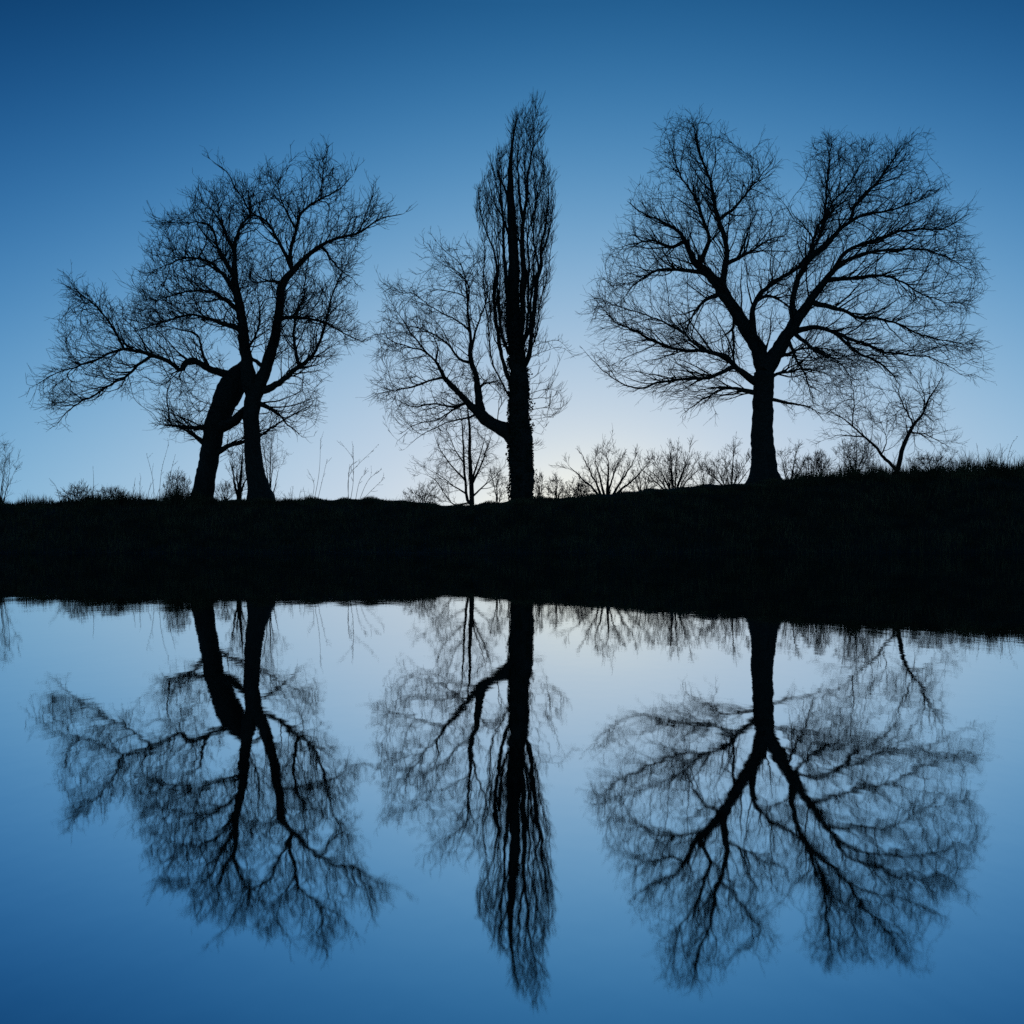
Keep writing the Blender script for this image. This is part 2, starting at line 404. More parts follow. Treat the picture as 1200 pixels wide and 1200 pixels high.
            rd = P4[kk, :3] - ctr; rd /= np.linalg.norm(rd, axis=1, keepdims=True) + 1e-9
            tb = radial * .16 * rd + np.asarray((0, 0, .02) if lo else tw[2]) * .7
            u = kk / len(P4); ls = (Lb * (1 - .38 * u ** 1.5) * rg.uniform(.45, 1.1, len(kk)))[:, None]; ls[-2:] = Lb * tipk
            an = np.array(ba, float)
            def px_of(W): return np.stack([600 + W[:, 0] * F / W[:, 1], HZ - (W[:, 2] - CAMH) * F / W[:, 1]], -1)
            S1, R1, E1 = twigs(rg, P4[kk, :3], D, ls, an, tb, 9, 1.0, .3, .11)
            if env is not None:
                envi = [np.asarray(pl)[:, :2] + (np.asarray(pl)[:, :2].mean(0) - np.asarray(pl)[:, :2]) * inset for pl in env]
                for _ in range(3):
                    e = px_of(S1[:, -1]); ok = np.zeros(len(e), bool)
                    for pl in envi: ok |= in_poly(e, pl)
                    S1[~ok] = S1[~ok][:, :1] + (S1[~ok] - S1[~ok][:, :1]) * .62
                e = px_of(S1[:, -1]); ok = np.zeros(len(e), bool)
                for pl in envi: ok |= in_poly(e, pl)
                ln_ = np.linalg.norm(S1[:, -1] - S1[:, 0], axis=1); keep = ok | (ln_ > .3 * Lb * .3); S1, R1, E1, kk = S1[keep], R1[keep], E1[keep], kk[keep]
            LL = np.linalg.norm(S1[:, -1] - S1[:, 0], axis=1)
            rb = np.minimum(P4[kk, 3] * .55, brad * (.35 + .65 * LL / Lb)); rb = np.maximum(rb, twr[0] * 1.1)
            R1 = np.maximum(np.linspace(1, .28, 9)[None] * rb[:, None], twr[0] * .9); parts.append(batch_tubes(S1, R1, 4))
            m = rg.uniform(0, 1, (len(S1), 8)) < np.array([.1, .4, .65, .7, .75, .75, .8, 1.0])[None] * np.clip(LL / Lb * 1.5, .15, 1)[:, None]
            fr = np.broadcast_to((LL / Lb)[:, None], m.shape)[m]
            B = S1[:, 1:][m]; BD = E1[m]; tt = np.asarray(tw[2] if not lo else (0, 0, .03), float)
            S2, R2_, E2 = twigs(rg, B, BD, (Lb * .42 * (.5 + .5 * fr))[:, None], (max(8, ba[0] - 4), ba[1]), tt * .8, 5, twr[0] * 1.5, twr[1] * 1.1, .11); parts.append(batch_tubes(S2, R2_))
            m = rg.uniform(0, 1, (len(S2), 4)) < np.array([.45, .65, .75, .9])[None] * np.clip(.45 + .55 * fr, 0, 1)[:, None]
            S3, R3, E3 = twigs(rg, S2[:, 1:][m], E2[m], Lb * .2, (max(8, ba[0] - 6), ba[1] - 4), tt, 3, twr[0] * .9, twr[1], .09); parts.append(batch_tubes(S3, R3))
            m = rg.uniform(0, 1, (len(S3), 2)) < np.array([.35, .25])[None]
            S4, R4, _e = twigs(rg, S3[:, 1:][m], E3[m], Lb * .11, (ba[0], ba[1]), tt, 3, twr[0] * .75, twr[1] * .9); parts.append(batch_tubes(S4, R4))
        if parts:
            so_ = quads_obj('twig_spray', parts, M_TWIG, ob, base); so_['kind'] = 'stuff'
    return root

c1 = crop(20, 160, 460 / 1200); c2 = crop(420, 100, 260 / 1200); c3 = crop(420, 340, 260 / 1200); c4 = crop(670, 110, 520 / 1200)
c5 = crop(0, 460, 460 / 1200); c6 = crop(400, 460, 460 / 1200); c7 = crop(800, 460, 400 / 1200)

# ---- left pair: the leaning tree
trA = c1([(566, 1100, 66), (578, 1040, 58), (590, 980, 56), (606, 890, 60), (632, 815, 70), (657, 765, 78), (676, 730, 62), (690, 700, 30), (696, 680, 14)])
lmA = [c1(l) for l in [
    [(668, 735, 30), (610, 714, 24), (562, 694, 22), (526, 683, 22), (508, 696, 22), (495, 714, 18), (462, 686, 16), (420, 666, 15), (370, 655, 14), (325, 645, 12), (290, 650, 11), (240, 668, 9), (180, 692, 7), (110, 720, 5), (50, 762, 3)],
    [(412, 674, 12), (372, 700, 10), (332, 735, 9), (280, 757, 9), (222, 796, 8), (160, 832, 6), (122, 880, 3)],
    [(325, 643, 10), (300, 596, 8), (262, 542, 7), (215, 500, 6), (160, 442, 3)],
    [(604, 890, 34), (562, 884, 22), (500, 886, 14), (442, 880, 6)],
    [(592, 950, 24), (546, 916, 16), (520, 900, 10), (488, 886, 5)],
    [(600, 985, 22), (650, 946, 16), (700, 930, 12), (750, 905, 10), (792, 880, 8), (842, 850, 6), (895, 828, 3)],
    [(615, 900, 44), (655, 875, 40), (700, 840, 34), (722, 800, 22)],
    [(590, 705, 12), (572, 660, 9), (556, 610, 7), (500, 590, 5), (420, 580, 3)]]]
plA = c1([(30, 755), (90, 690), (105, 560), (150, 430), (240, 450), (330, 490), (440, 540), (560, 590), (660, 660), (700, 740), (620, 800), (640, 880), (620, 960), (560, 960), (440, 895), (410, 800), (330, 840), (300, 770), (200, 830), (110, 890), (70, 820)])
plA2 = c1([(330, 580), (345, 400), (390, 330), (405, 250), (500, 200), (580, 130), (690, 130), (745, 220), (760, 330), (775, 500), (740, 640), (560, 640), (450, 620)])
plA3 = c1([(640, 990), (640, 900), (740, 830), (900, 800), (920, 860), (800, 900), (720, 950)])
grow_tree('leaning_bare_tree', 'bare gnarled tree with leaning trunk and long crooked limb reaching far left', 'tree', 11, 51.6, trA, lmA,
          [(plA, 1300, 51.6, 8, .6), (plA3, 60, 51.2, 2.5, .3, .35, 4, 2)], env=[plA, plA3], shoot=(2.4, (24, 58), 1.75, .36), twr=(.0098, .0055), trop=(0, 0, .02), base_flare=1.15, centre=(282, 470),
          tw=(.55, (20, 60), (0, 0, .07), .55), tw2=(.32, .8))
# ---- left pair: the upright tree
trB = c1([(745, 1108, 86), (735, 1060, 62), (726, 1000, 52), (719, 900, 48), (721, 810, 48), (742, 752, 42), (768, 692, 34), (790, 602, 29), (800, 522, 26), (808, 452, 24), (835, 415, 19), (880, 372, 14), (930, 332, 10), (982, 310, 8), (1050, 293, 6), (1110, 252, 4), (1182, 236, 2)])
lmB = [c1(l) for l in [
    [(719, 800, 46), (706, 745, 48), (697, 680, 42), (690, 580, 36), (680, 500, 33), (668, 430, 26), (670, 340, 18), (688, 275, 12), (716, 222, 8), (706, 160, 4)],
    [(680, 500, 22), (640, 442, 16), (590, 392, 12), (520, 372, 9), (446, 396, 5)],
    [(668, 430, 18), (622, 352, 13), (600, 285, 9), (562, 262, 6), (470, 262, 3)],
    [(688, 600, 18), (600, 560, 12), (540, 545, 9), (470, 560, 7), (380, 590, 5), (330, 600, 3)],
    [(684, 540, 16), (610, 480, 11), (540, 470, 8), (470, 484, 6), (410, 505, 3)],
    [(670, 350, 12), (640, 310, 9), (610, 240, 6), (560, 200, 3)],
    [(838, 412, 18), (840, 352, 13), (860, 290, 11), (880, 232, 9), (930, 192, 8), (990, 160, 6), (1024, 120, 3)],
    [(828, 400, 14), (800, 322, 10), (770, 272, 9), (722, 240, 8), (684, 190, 6), (640, 112, 5), (592, 70, 3)],
    [(926, 194, 7), (932, 120, 5), (948, 50, 3)],
    [(738, 778, 26), (800, 748, 20), (850, 706, 17), (900, 665, 13), (935, 602, 10), (950, 520, 8), (980, 440, 6), (1012, 390, 3)],
    [(864, 690, 12), (850, 622, 10), (856, 550, 8), (880, 480, 7), (886, 400, 6), (896, 352, 3)],
    [(792, 560, 16), (820, 553, 13), (880, 555, 11), (950, 570, 9), (1000, 600, 6), (1062, 632, 3)],
    [(730, 815, 20), (800, 846, 11), (840, 886, 7), (868, 916, 3)],
    [(808, 452, 14), (790, 437, 11), (760, 440, 8), (730, 446, 5)],
    [(862, 290, 8), (820, 220, 6), (800, 150, 4), (830, 80, 2)],
    [(760, 715, 14), (700, 660, 10), (735, 600, 8), (745, 520, 6), (730, 440, 3)],
    [(930, 335, 8), (980, 400, 6), (1030, 440, 3)],
    [(1050, 293, 5), (1070, 230, 4), (1095, 165, 2)]]]
plB = c1([(600, 65), (640, 130), (700, 150), (740, 65), (800, 110), (830, 65), (900, 40), (960, 25), (1020, 100), (1045, 180), (1125, 180), (1180, 240), (1110, 310), (1060, 330),
          (1050, 400), (1035, 480), (1090, 610), (1060, 660), (980, 700), (960, 790), (940, 870), (870, 915), (800, 890), (740, 880), (740, 800), (800, 740), (700, 660), (720, 500), (700, 380), (740, 270), (680, 220)])
grow_tree('upright_bare_tree', 'bare tree with upright curved trunk, right one of the crossing left pair', 'tree', 23, 50.4, trB, lmB,
          [(plB, 1900, 50.4, 8, .7), (plA2, 3000, 50.4, 6.5, .4)], env=[plB, plA2], shoot=(2.4, (24, 58), 1.75, .36), twr=(.0098, .0055), trop=(0, 0, .04), base_flare=1.35, centre=(300, 470), tw=(.5, (20, 60), (0, 0, .08), .55), tw2=(.3, .8))

# ---- poplar
up = lambda l: c2(l)
trP = np.vstack([c3([(880, 1165, 132), (880, 1000, 122), (876, 850, 126), (866, 700, 112), (866, 500, 100), (854, 350, 86), (840, 200, 74), (832, 60, 66)]),
                 c2([(830, 1060, 62), (835, 900, 52), (825, 700, 46), (820, 550, 36), (824, 430, 24), (830, 330, 14), (843, 240, 8), (862, 175, 5), (874, 135, 2)])])
def j32(a, b): return np.vstack([c3(a), c2(b)])
lmP = [
    j32([(866, 420, 37), (885, 250, 32), (880, 60, 31)], [(882, 1080, 46), (890, 1000, 40), (886, 850, 34), (896, 720, 28), (924, 600, 22), (926, 500, 20), (940, 400, 15), (955, 300, 10), (955, 200, 7), (960, 140, 5), (960, 100, 3)]),
    c2([(888, 730, 20), (870, 600, 15), (870, 500, 12), (866, 380, 9), (880, 260, 6), (898, 180, 3)]),
    j32([(880, 470, 31), (925, 330, 29), (942, 160, 29), (960, 0, 29)], [(962, 1060, 38), (985, 1000, 28), (1000, 850, 18), (1020, 700, 13), (1030, 600, 9), (1030, 490, 4)]),
    j32([(880, 360, 16), (905, 200, 15), (918, 60, 14)], [(922, 1050, 18), (925, 980, 14), (922, 850, 12), (958, 700, 10), (975, 580, 8), (1000, 480, 6), (1006, 400, 3)]),
    c2([(965, 1000, 12), (955, 800, 10), (968, 650, 7), (975, 560, 3)]),
    j32([(860, 480, 31), (810, 300, 29), (795, 120, 29), (790, 20, 27)], [(780, 1030, 28), (775, 850, 22), (770, 700, 20), (765, 560, 15), (748, 450, 9), (750, 390, 3)]),
    c2([(815, 660, 20), (790, 550, 14), (766, 480, 9), (758, 420, 3)]),
    j32([(862, 560, 27), (790, 420, 25), (752, 250, 25), (728, 100, 22)], [(730, 1060, 28), (740, 1000, 20), (720, 880, 15), (690, 800, 12), (670, 700, 9), (655, 600, 6), (650, 540, 3)]),
    c2([(912, 640, 12), (902, 480, 9), (908, 350, 5), (915, 280, 2)]),
    c2([(835, 880, 18), (800, 760, 14), (740, 640, 10), (715, 560, 6), (700, 500, 3)]),
    c2([(1000, 900, 12), (1040, 780, 9), (1055, 680, 6), (1062, 590, 2)]),
    j32([(862, 300, 17), (868, 150, 16), (862, 20, 15)], [(856, 1080, 18), (858, 980, 14), (852, 860, 10), (860, 760, 6), (850, 680, 2)]),
    j32([(850, 420, 19), (775, 250, 17), (755, 100, 17), (758, 10, 15)], [(752, 1080, 15), (756, 960, 11), (745, 840, 8), (735, 740, 5), (720, 650, 2)]),
    j32([(880, 330, 19), (930, 200, 17), (928, 80, 16)], [(945, 1080, 17), (948, 960, 10), (962, 860, 7), (985, 740, 5), (990, 640, 2)]),
    j32([(870, 600, 13), (905, 420, 11), (960, 220, 9), (985, 80, 7)], [(1010, 1090, 8), (1030, 980, 6), (1045, 870, 4), (1050, 770, 2)]),
    j32([(860, 640, 13), (790, 520, 11), (730, 380, 9), (705, 240, 9), (690, 100, 8)], [(680, 1130, 10), (672, 1020, 8), (680, 920, 6), (660, 800, 4), (640, 690, 2)]),
    # the spreading limb on its left
    c3([(862, 850, 118), (790, 762, 92), (700, 710, 82), (650, 660, 70), (600, 620, 50), (560, 585, 42), (515, 530, 34), (465, 470, 29), (430, 410, 24), (400, 365, 16), (350, 312, 14), (280, 230, 12), (240, 170, 9), (200, 110, 6), (150, 10, 3)]),
    np.vstack([c3([(655, 660, 62), (645, 560, 44), (640, 450, 36), (612, 390, 32), (605, 250, 22), (596, 100, 16), (590, 0, 13)]), c2([(582, 1050, 11), (545, 960, 8), (470, 900, 5), (405, 830, 2)])]),
    c3([(612, 400, 18), (560, 380, 15), (500, 310, 13), (440, 262, 11), (390, 235, 10), (320, 225, 7), (250, 240, 5), (170, 200, 2)]),
    c3([(404, 368, 12), (350, 330, 10), (270, 305, 9), (180, 280, 7), (120, 240, 5), (30, 260, 2)]),
    c3([(415, 385, 12), (430, 320, 9), (410, 262, 7), (380, 200, 4), (330, 120, 2)]),
    c3([(470, 462, 14), (380, 490, 11), (300, 515, 9), (200, 536, 8), (100, 560, 5), (22, 600, 2)]),
    c3([(585, 630, 18), (510, 636, 14), (440, 626, 12), (370, 625, 11), (290, 631, 9), (205, 590, 4)]),
    c3([(580, 625, 14), (480, 672, 10), (400, 710, 8), (330, 720, 7), (240, 770, 3)]),
    c3([(640, 680, 14), (520, 710, 9), (440, 740, 7), (340, 790, 5), (250, 860, 2)]),
    np.vstack([c3([(616, 340, 14), (642, 200, 12), (690, 80, 9)]), c2([(700, 1090, 7), (650, 980, 5), (600, 850, 2)])]),
    c3([(655, 540, 18), (690, 500, 14), (760, 490, 8)]),
    np.vstack([c3([(607, 240, 12), (560, 180, 10), (480, 130, 8), (400, 90, 6)]), c2([(300, 1130, 5), (200, 1120, 4), (120, 1060, 2)])]),
    np.vstack([c3([(593, 80, 10)]), c2([(600, 1090, 9), (540, 1010, 7), (440, 960, 4), (370, 880, 2)])])]
plP = np.vstack([c2([(650, 1200), (640, 1000), (655, 850), (620, 720), (615, 600), (650, 530), (715, 430), (740, 370), (800, 360), (805, 230), (850, 165), (905, 115), (955, 85), (1005, 120),
                     (1015, 250), (1025, 400), (1065, 540), (1078, 700), (1070, 850), (1050, 1000), (1040, 1200)]), c3([(1010, 150), (990, 400), (740, 380), (690, 200)])])
plP2 = np.vstack([c2([(110, 1060), (200, 1010), (300, 1020), (360, 900), (400, 800), (520, 790), (600, 830), (690, 900)]), c3([(720, 60), (740, 420), (790, 560), (640, 640), (640, 760), (400, 800), (250, 850), (140, 720), (60, 620), (20, 600), (60, 520), (30, 330), (20, 240), (100, 100)])])
plP3 = c3([(930, 260), (1060, 250), (1150, 330), (1170, 480), (1100, 560), (1160, 660), (1000, 740), (970, 860), (930, 900)])
plP4 = c3([(690, 520), (800, 400), (830, 640), (780, 700), (700, 680)])
pop = grow_tree('poplar_tree', 'tallest tree, a narrow columnar poplar with a spreading limb on its left', 'tree', 37, 51.0, trP, lmP,
          [(plP, 5400, 51.0, 4.0, .3, .35, 8, 3), (plP4, 120, 51, 2, .2, .35, 4, 0)], env=[plP, plP2, plP3, plP4], loose=([(plP2, 900, 51.0, 7.5, .6), (plP3, 260, 51.0, 3.0, .4, .35, 6, 2)], 17, (600, 490)), trop=(0, 0, .75), inertia=.8, infl=1.8, radial=.05, stage=.1, wob=.02,
          base_flare=1.25, tw=(.5, (8, 30), (0, 0, .3), .6), tw2=(.3, .7), gnarl=.07, centre=(600, 1500), shoot=(2.0, (9, 24), .52, .5), twr=(.009, .005), bare=.2, tipk=.1, brad=.035,
          limb_depth=[-.5, .4, .7, -.8, .6, -.6, .5, .9, -.7, .8, -.5, .3, -.9, -.4, .7, -.8] + [None] * 13)
def leaves(rg, C, size, name, parent, origin, mat=M_LEAF):
    n = len(C); u = rg.normal(0, 1, (n, 3)); u /= np.linalg.norm(u, axis=1, keepdims=True); v = perp(rg, u); s = size * rg.uniform(.5, 1.3, (n, 1))
    V = np.stack([C - u * s, C + v * s * .7, C + u * s, C - v * s * .7], 1).reshape(-1, 3) - np.asarray(origin)
    o = new_obj(name, mesh_from(name, V, np.arange(4 * n), np.full(n, 4), False), mat, parent); o['kind'] = 'stuff'; return o
rg = np.random.default_rng(3)
tP = resample(np.column_stack([unproject(trP[:8, 0], trP[:8, 1], 51.0), trP[:8, 2] * .5 / F * 51]), .1)
k = rg.integers(0, len(tP), 5200); a = rg.uniform(0, 2 * math.pi, len(k)); cl = np.array([mnoise.noise(Vector((math.cos(t) * 1.2, math.sin(t) * 1.2, tP[i, 2] * 1.1))) for t, i in zip(a, k)])
rr = tP[k, 3] * (1.0 + .05 * rg.uniform(0, 1, len(k))) + np.clip(cl, 0, 1) * .75 * rg.uniform(0, 1, len(k)); rr += .05 * (rg.uniform(0, 1, len(k)) < .3)
C = tP[k, :3] + np.stack([np.cos(a) * rr, np.sin(a) * rr, rg.normal(0, .05, len(k))], -1)
leaves(rg, C, .07, 'ivy', pop, pop.location)

# ---- big right tree
trR = c4([(521, 1046, 104), (520, 1028, 82), (518, 1000, 68), (517, 940, 60), (516, 880, 56), (519, 800, 55), (523, 745, 55)])
lmR = [c4(l) for l in [
    [(521, 742, 48), (495, 690, 43), (460, 635, 41), (425, 580, 39), (395, 535, 37), (365, 490, 32), (330, 450, 26), (305, 400, 19), (280, 362, 14), (240, 340, 10), (190, 322, 7), (150, 290, 3)],
    [(527, 742, 46), (555, 695, 43), (580, 645, 39), (610, 600, 35), (645, 560, 29), (680, 520, 24), (730, 470, 17), (800, 440, 13), (870, 430, 10), (940, 425, 8), (1010, 442, 6), (1085, 480, 3)],
    [(398, 535, 22), (415, 475, 18), (420, 420, 16), (405, 350, 15), (385, 290, 13), (365, 220, 10), (345, 170, 8), (330, 110, 5), (322, 55, 2)],
    [(420, 465, 12), (470, 435, 10), (520, 405, 7), (575, 382, 3)],
    [(340, 460, 16), (365, 400, 12), (350, 340, 10), (330, 272, 8), (298, 225, 6), (270, 160, 4), (255, 100, 2)],
    [(368, 494, 14), (300, 480, 11), (230, 482, 9), (180, 512, 6), (130, 562, 3)],
    [(392, 550, 13), (350, 570, 9), (322, 612, 6), (302, 665, 3)],
    [(402, 335, 10), (450, 300, 8), (500, 242, 6), (545, 178, 3)],
    [(428, 595, 10), (436, 650, 8), (440, 735, 5)],
    [(492, 680, 20), (488, 600, 18), (502, 550, 15), (540, 510, 13), (600, 470, 12), (650, 412, 11), (680, 340, 10), (690, 262, 8), (702, 192, 6), (690, 125, 3)],
    [(600, 612, 22), (597, 572, 17), (606, 520, 16), (632, 462, 18), (690, 400, 16), (742, 350, 12), (795, 320, 10), (860, 310, 8), (930, 290, 5), (1000, 252, 3)],
    [(738, 353, 11), (772, 290, 9), (830, 230, 7), (872, 170, 5), (925, 115, 2)],
    [(700, 498, 15), (760, 422, 11), (830, 402, 9), (900, 382, 8), (1000, 370, 6), (1080, 322, 3)],
    [(592, 655, 18), (650, 628, 14), (710, 640, 12), (760, 660, 11), (830, 690, 9), (900, 705, 7), (980, 720, 5), (1062, 762, 2)],
    [(648, 560, 15), (720, 580, 12), (780, 600, 10), (850, 606, 8), (930, 640, 6), (1010, 662, 5), (1105, 682, 2)],
    [(712, 640, 10), (762, 690, 9), (830, 720, 8), (870, 762, 6), (892, 798, 2)],
    [(600, 640, 12), (660, 692, 9), (720, 722, 6), (760, 770, 3)],
    [(500, 562, 11), (540, 550, 9), (588, 576, 7)],
    [(498, 792, 24), (460, 750, 18), (412, 712, 15), (350, 700, 12), (280, 690, 10), (220, 670, 9), (160, 632, 7), (110, 602, 5), (48, 540, 2)],
    [(440, 740, 13), (370, 768, 10), (300, 770, 9), (240, 776, 8), (190, 793, 7), (140, 780, 5), (90, 745, 4), (30, 690, 2)],
    [(495, 808, 16), (440, 800, 11), (400, 806, 8), (350, 832, 6), (300, 865, 3)],
    [(540, 830, 11), (590, 838, 8), (640, 850, 5), (680, 880, 2)],
    [(520, 742, 26), (518, 712, 22), (516, 684, 12)],
    [(306, 402, 12), (270, 420, 10), (220, 400, 7), (160, 410, 4), (120, 420, 2)],
    [(640, 455, 12), (660, 380, 9), (700, 300, 7), (760, 230, 5), (800, 150, 2)],
    [(690, 512, 13), (760, 500, 10), (850, 490, 8), (920, 520, 6), (1000, 560, 4), (1080, 570, 2)],
    [(350, 702, 9), (300, 650, 7), (240, 620, 6), (170, 590, 4), (90, 560, 2)],
    [(580, 655, 11), (612, 715, 8), (640, 780, 5), (655, 845, 2)],
    [(540, 775, 10), (580, 748, 8), (640, 742, 5), (705, 765, 2)],
    [(545, 740, 9), (590, 700, 8), (650, 690, 6), (720, 700, 4), (800, 745, 2)]]]
plR = c4([(30, 545), (70, 470), (120, 375), (150, 300), (155, 250), (220, 170), (240, 85), (290, 45), (370, 45), (430, 80), (480, 120), (550, 165), (572, 260), (590, 290), (600, 190), (630, 120), (680, 95), (750, 115),
          (830, 115), (930, 105), (975, 180), (1015, 260), (1085, 325), (1115, 420), (1140, 480), (1115, 560), (1115, 660), (1150, 720), (1130, 790), (1050, 755), (950, 750), (900, 790), (830, 770), (740, 830),
          (660, 850), (600, 880), (555, 850), (552, 720), (530, 690), (516, 690), (490, 750), (480, 840), (400, 890), (330, 865), (230, 870), (140, 800), (50, 770), (30, 680)])
plR1 = c4([(150, 300), (220, 170), (240, 85), (300, 50), (430, 90), (540, 170), (560, 300), (540, 400), (420, 440), (300, 420), (200, 420)])
plR2 = c4([(600, 220), (650, 110), (760, 120), (930, 110), (1010, 260), (1100, 370), (1120, 480), (1000, 520), (800, 480), (680, 440), (620, 330)])
grow_tree('wide_crowned_tree', 'broad bare tree with forked trunk and round twiggy crown on the right', 'tree', 51, 50.6, trR, lmR,
          [(plR, 3400, 50.6, 10, .5), (plR1, 500, 50.6, 8, .3), (plR2, 600, 50.6, 8, .3)], env=[plR], shoot=(2.6, (22, 52), 1.6, .36), tipk=.35, trop=(0, 0, .0), base_flare=1.35, radial=.55, tip=.009,
          tw=(.6, (15, 45), (0, 0, .0), .55), tw2=(.34, .85), twr=(.0092, .005), gnarl=.05)

# ------------------------------------------------------------------ slender trees behind the poplar and at the right
grow_tree('slender_tree', 'slim young tree with twin upright stems just left of the poplar trunk', 'tree', 61, 58.0,
    c3([(612, 1170, 26), (611, 1050, 24), (601, 900, 19), (600, 750, 13), (590, 640, 7), (585, 560, 3)]),
    [c3(l) for l in [[(598, 1160, 18), (586, 1130, 17), (576, 1000, 15), (570, 850, 12), (560, 700, 7), (540, 600, 3)],
     [(612, 1060, 15), (650, 980, 12), (690, 870, 9), (722, 780, 5)], [(612, 1030, 12), (655, 900, 8), (690, 770, 4)],
     [(576, 1030, 11), (520, 970, 9), (460, 890, 7), (420, 820, 5), (400, 750, 2)], [(580, 1095, 9), (500, 1050, 7), (430, 1000, 5), (370, 965, 2)],
     [(585, 1165, 9), (520, 1160, 8), (460, 1090, 6), (410, 1020, 4), (340, 990, 2)], [(612, 1130, 10), (680, 1060, 8), (750, 1000, 5), (805, 925, 2)], [(572, 930, 8), (520, 850, 6), (480, 760, 3)]]],
    [(c3([(330, 1000), (330, 900), (400, 760), (520, 560), (640, 560), (740, 700), (810, 900), (760, 1020), (640, 1080), (520, 1140), (420, 1090)]), 620, 58, 4, .5)],
    step=.2, kill=.24, tw=(.5, (15, 40), (0, 0, .1), .5), tw2=(.3, .5), stage=.1, twr=(.007, .004), wob=.012, shoot=(1.5, (20, 45), .6, .2), brad=.022)
grow_tree('forked_tree', 'small tree with two slanting stems in brambles near the right edge', 'tree', 67, 52.2,
    c7([(752, 285, 20), (757, 262, 17), (770, 202, 15), (790, 152, 13), (812, 110, 11), (842, 70, 8), (862, 22, 6), (890, -20, 4), (915, -58, 2)]),
    [c7(l) for l in [[(752, 285, 15), (742, 266, 13), (690, 212, 12), (640, 160, 10), (600, 122, 8), (560, 86, 6), (500, 60, 3)],
     [(600, 122, 7), (606, 50, 5), (600, -20, 3), (590, -80, 2)], [(800, 138, 7), (850, 150, 5), (922, 182, 3)], [(640, 160, 5), (560, 150, 4), (500, 165, 2)],
     [(810, 112, 6), (780, 60, 5), (760, 0, 4), (770, -50, 2)], [(845, 65, 5), (850, 0, 4), (820, -50, 2)], [(700, 222, 5), (720, 170, 4), (700, 110, 2)]]],
    [(c4([(640, 860), (690, 780), (760, 720), (860, 750), (890, 800), (1000, 740), (1040, 800), (1020, 900), (1010, 950), (900, 960), (820, 930), (740, 920), (660, 900)]), 1300, 52.2, 4.5, .5)],
    step=.17, kill=.2, tw=(.4, (15, 50), (0, 0, .08), .5), tw2=(.25, .6), stage=.1, twr=(.007, .004), shoot=(1.5, (20, 50), .9, .2), brad=.025)

# ------------------------------------------------------------------ shrubs, saplings and far trees (each its own thing)
def dome(cx, top, base, hw, skew=0.0):
    return [(cx + hw * (.75 + .25 * math.sin(t)) * -math.cos(t) + skew * math.sin(t), base - (base - top) * math.sin(t) ** .8) for t in np.linspace(0, math.pi, 15)]
def shrub(name, label, cat, seed, Y, cx, top, base, hw, n, stems=5, w=2.0, skew=0.0, depth=None, step=None, group=None, stemname='stem', spread=.75, twig=1.0, stage=.12, r=(.0065, .004), sd=.16, **kw):
    rg = np.random.default_rng(seed); H = (base - top); m = Y / F
    lines = []
    for i in range(stems):
        u = (i + .5) / stems * 2 - 1 + rg.uniform(-.15, .15); tx = cx + u * hw * spread + skew; ty = base - H * rg.uniform(.55, .95) * (1 - .35 * u * u)
        bx = cx + u * hw * .12; mx = bx + (tx - bx) * rg.uniform(.3, .5); my = base - (base - ty) * .5
        lines.append([(cx if i == stems // 2 else bx, base + 2, w), (mx, my, w * .7), (tx, ty, w * .3)])
    first = lines.pop(stems // 2)
    st = step or max(.07, H * m * .035)
    return grow_tree(name, label, cat, seed, Y, first, lines, [(dome(cx, top, base, hw, skew), n, Y, depth or 1.4 * hw * m, .45, .35, hw * .5, hw * .06)],
        step=st, kill=st * 1.15, infl=st * 10, tip=.005 * Y / 50, tw=(st * 2.6 * twig, (15, 50), (0, 0, .1), .6), tw2=(st * 1.5 * twig, .6),
        stage=stage, twr=(r[0] * Y / 50, r[1] * Y / 50), wood=(stemname, stemname), sink=.15, centre=(cx, base + H * .2), wob=.03, shoot=(st * 9 * twig, (20, 50), sd * .22 / st, 1.0), bare=.25, brad=.012 * Y / 50, group=group, **kw)
far = 'bare trees beyond the bank'
shrub('far_tree', 'leftmost far tree, with open spreading branches, right of the poplar', 'tree', 171, 85, 712, 514, 590, 46, 260, 7, 4.2, stemname='trunk', group=far, spread=1.0, sd=0.3, r=(.0078, .005))
shrub('far_tree', 'densest of the rounded far trees, between poplar and broad right tree', 'tree', 172, 88, 790, 520, 586, 40, 420, 11, 2.8, stemname='trunk', group=far, spread=1.0, sd=0.36, r=(.0078, .005))
shrub('far_tree', 'small open far tree close left of the broad right trunk', 'tree', 173, 90, 856, 523, 580, 30, 240, 7, 2.4, stemname='trunk', group=far, spread=1.0, sd=0.3, r=(.0078, .005))
shrub('far_tree', 'small far tree peeking out right behind the broad right trunk', 'tree', 174, 90, 926, 522, 574, 22, 170, 5, 2.2, stemname='trunk', group=far, spread=1.0, skew=4, sd=0.28, r=(.0078, .005))
shrub('scrub', 'low far scrub under the leftmost far tree, nearest the poplar', 'scrub', 175, 80, 676, 560, 592, 24, 200, 9, 1.6)
shrub('scrub', 'low far scrub filling the gap between the first two far trees', 'scrub', 176, 80, 752, 548, 588, 22, 220, 9, 1.6)
shrub('scrub', 'low far scrub filling the gap right of the densest far tree', 'scrub', 177, 80, 826, 543, 580, 20, 220, 9, 1.6)
shrub('scrub', 'far scrub right of the far tree that peeks past the broad trunk', 'scrub', 178, 80, 950, 535, 570, 18, 200, 8, 1.6)
shrub('far_tree', 'faint pale far tree showing right of the left pair of trunks', 'tree', 75, 66, 316, 512, 588, 22, 420, 5, 2.0, stemname='trunk', group=far, r=(.004, .0025))
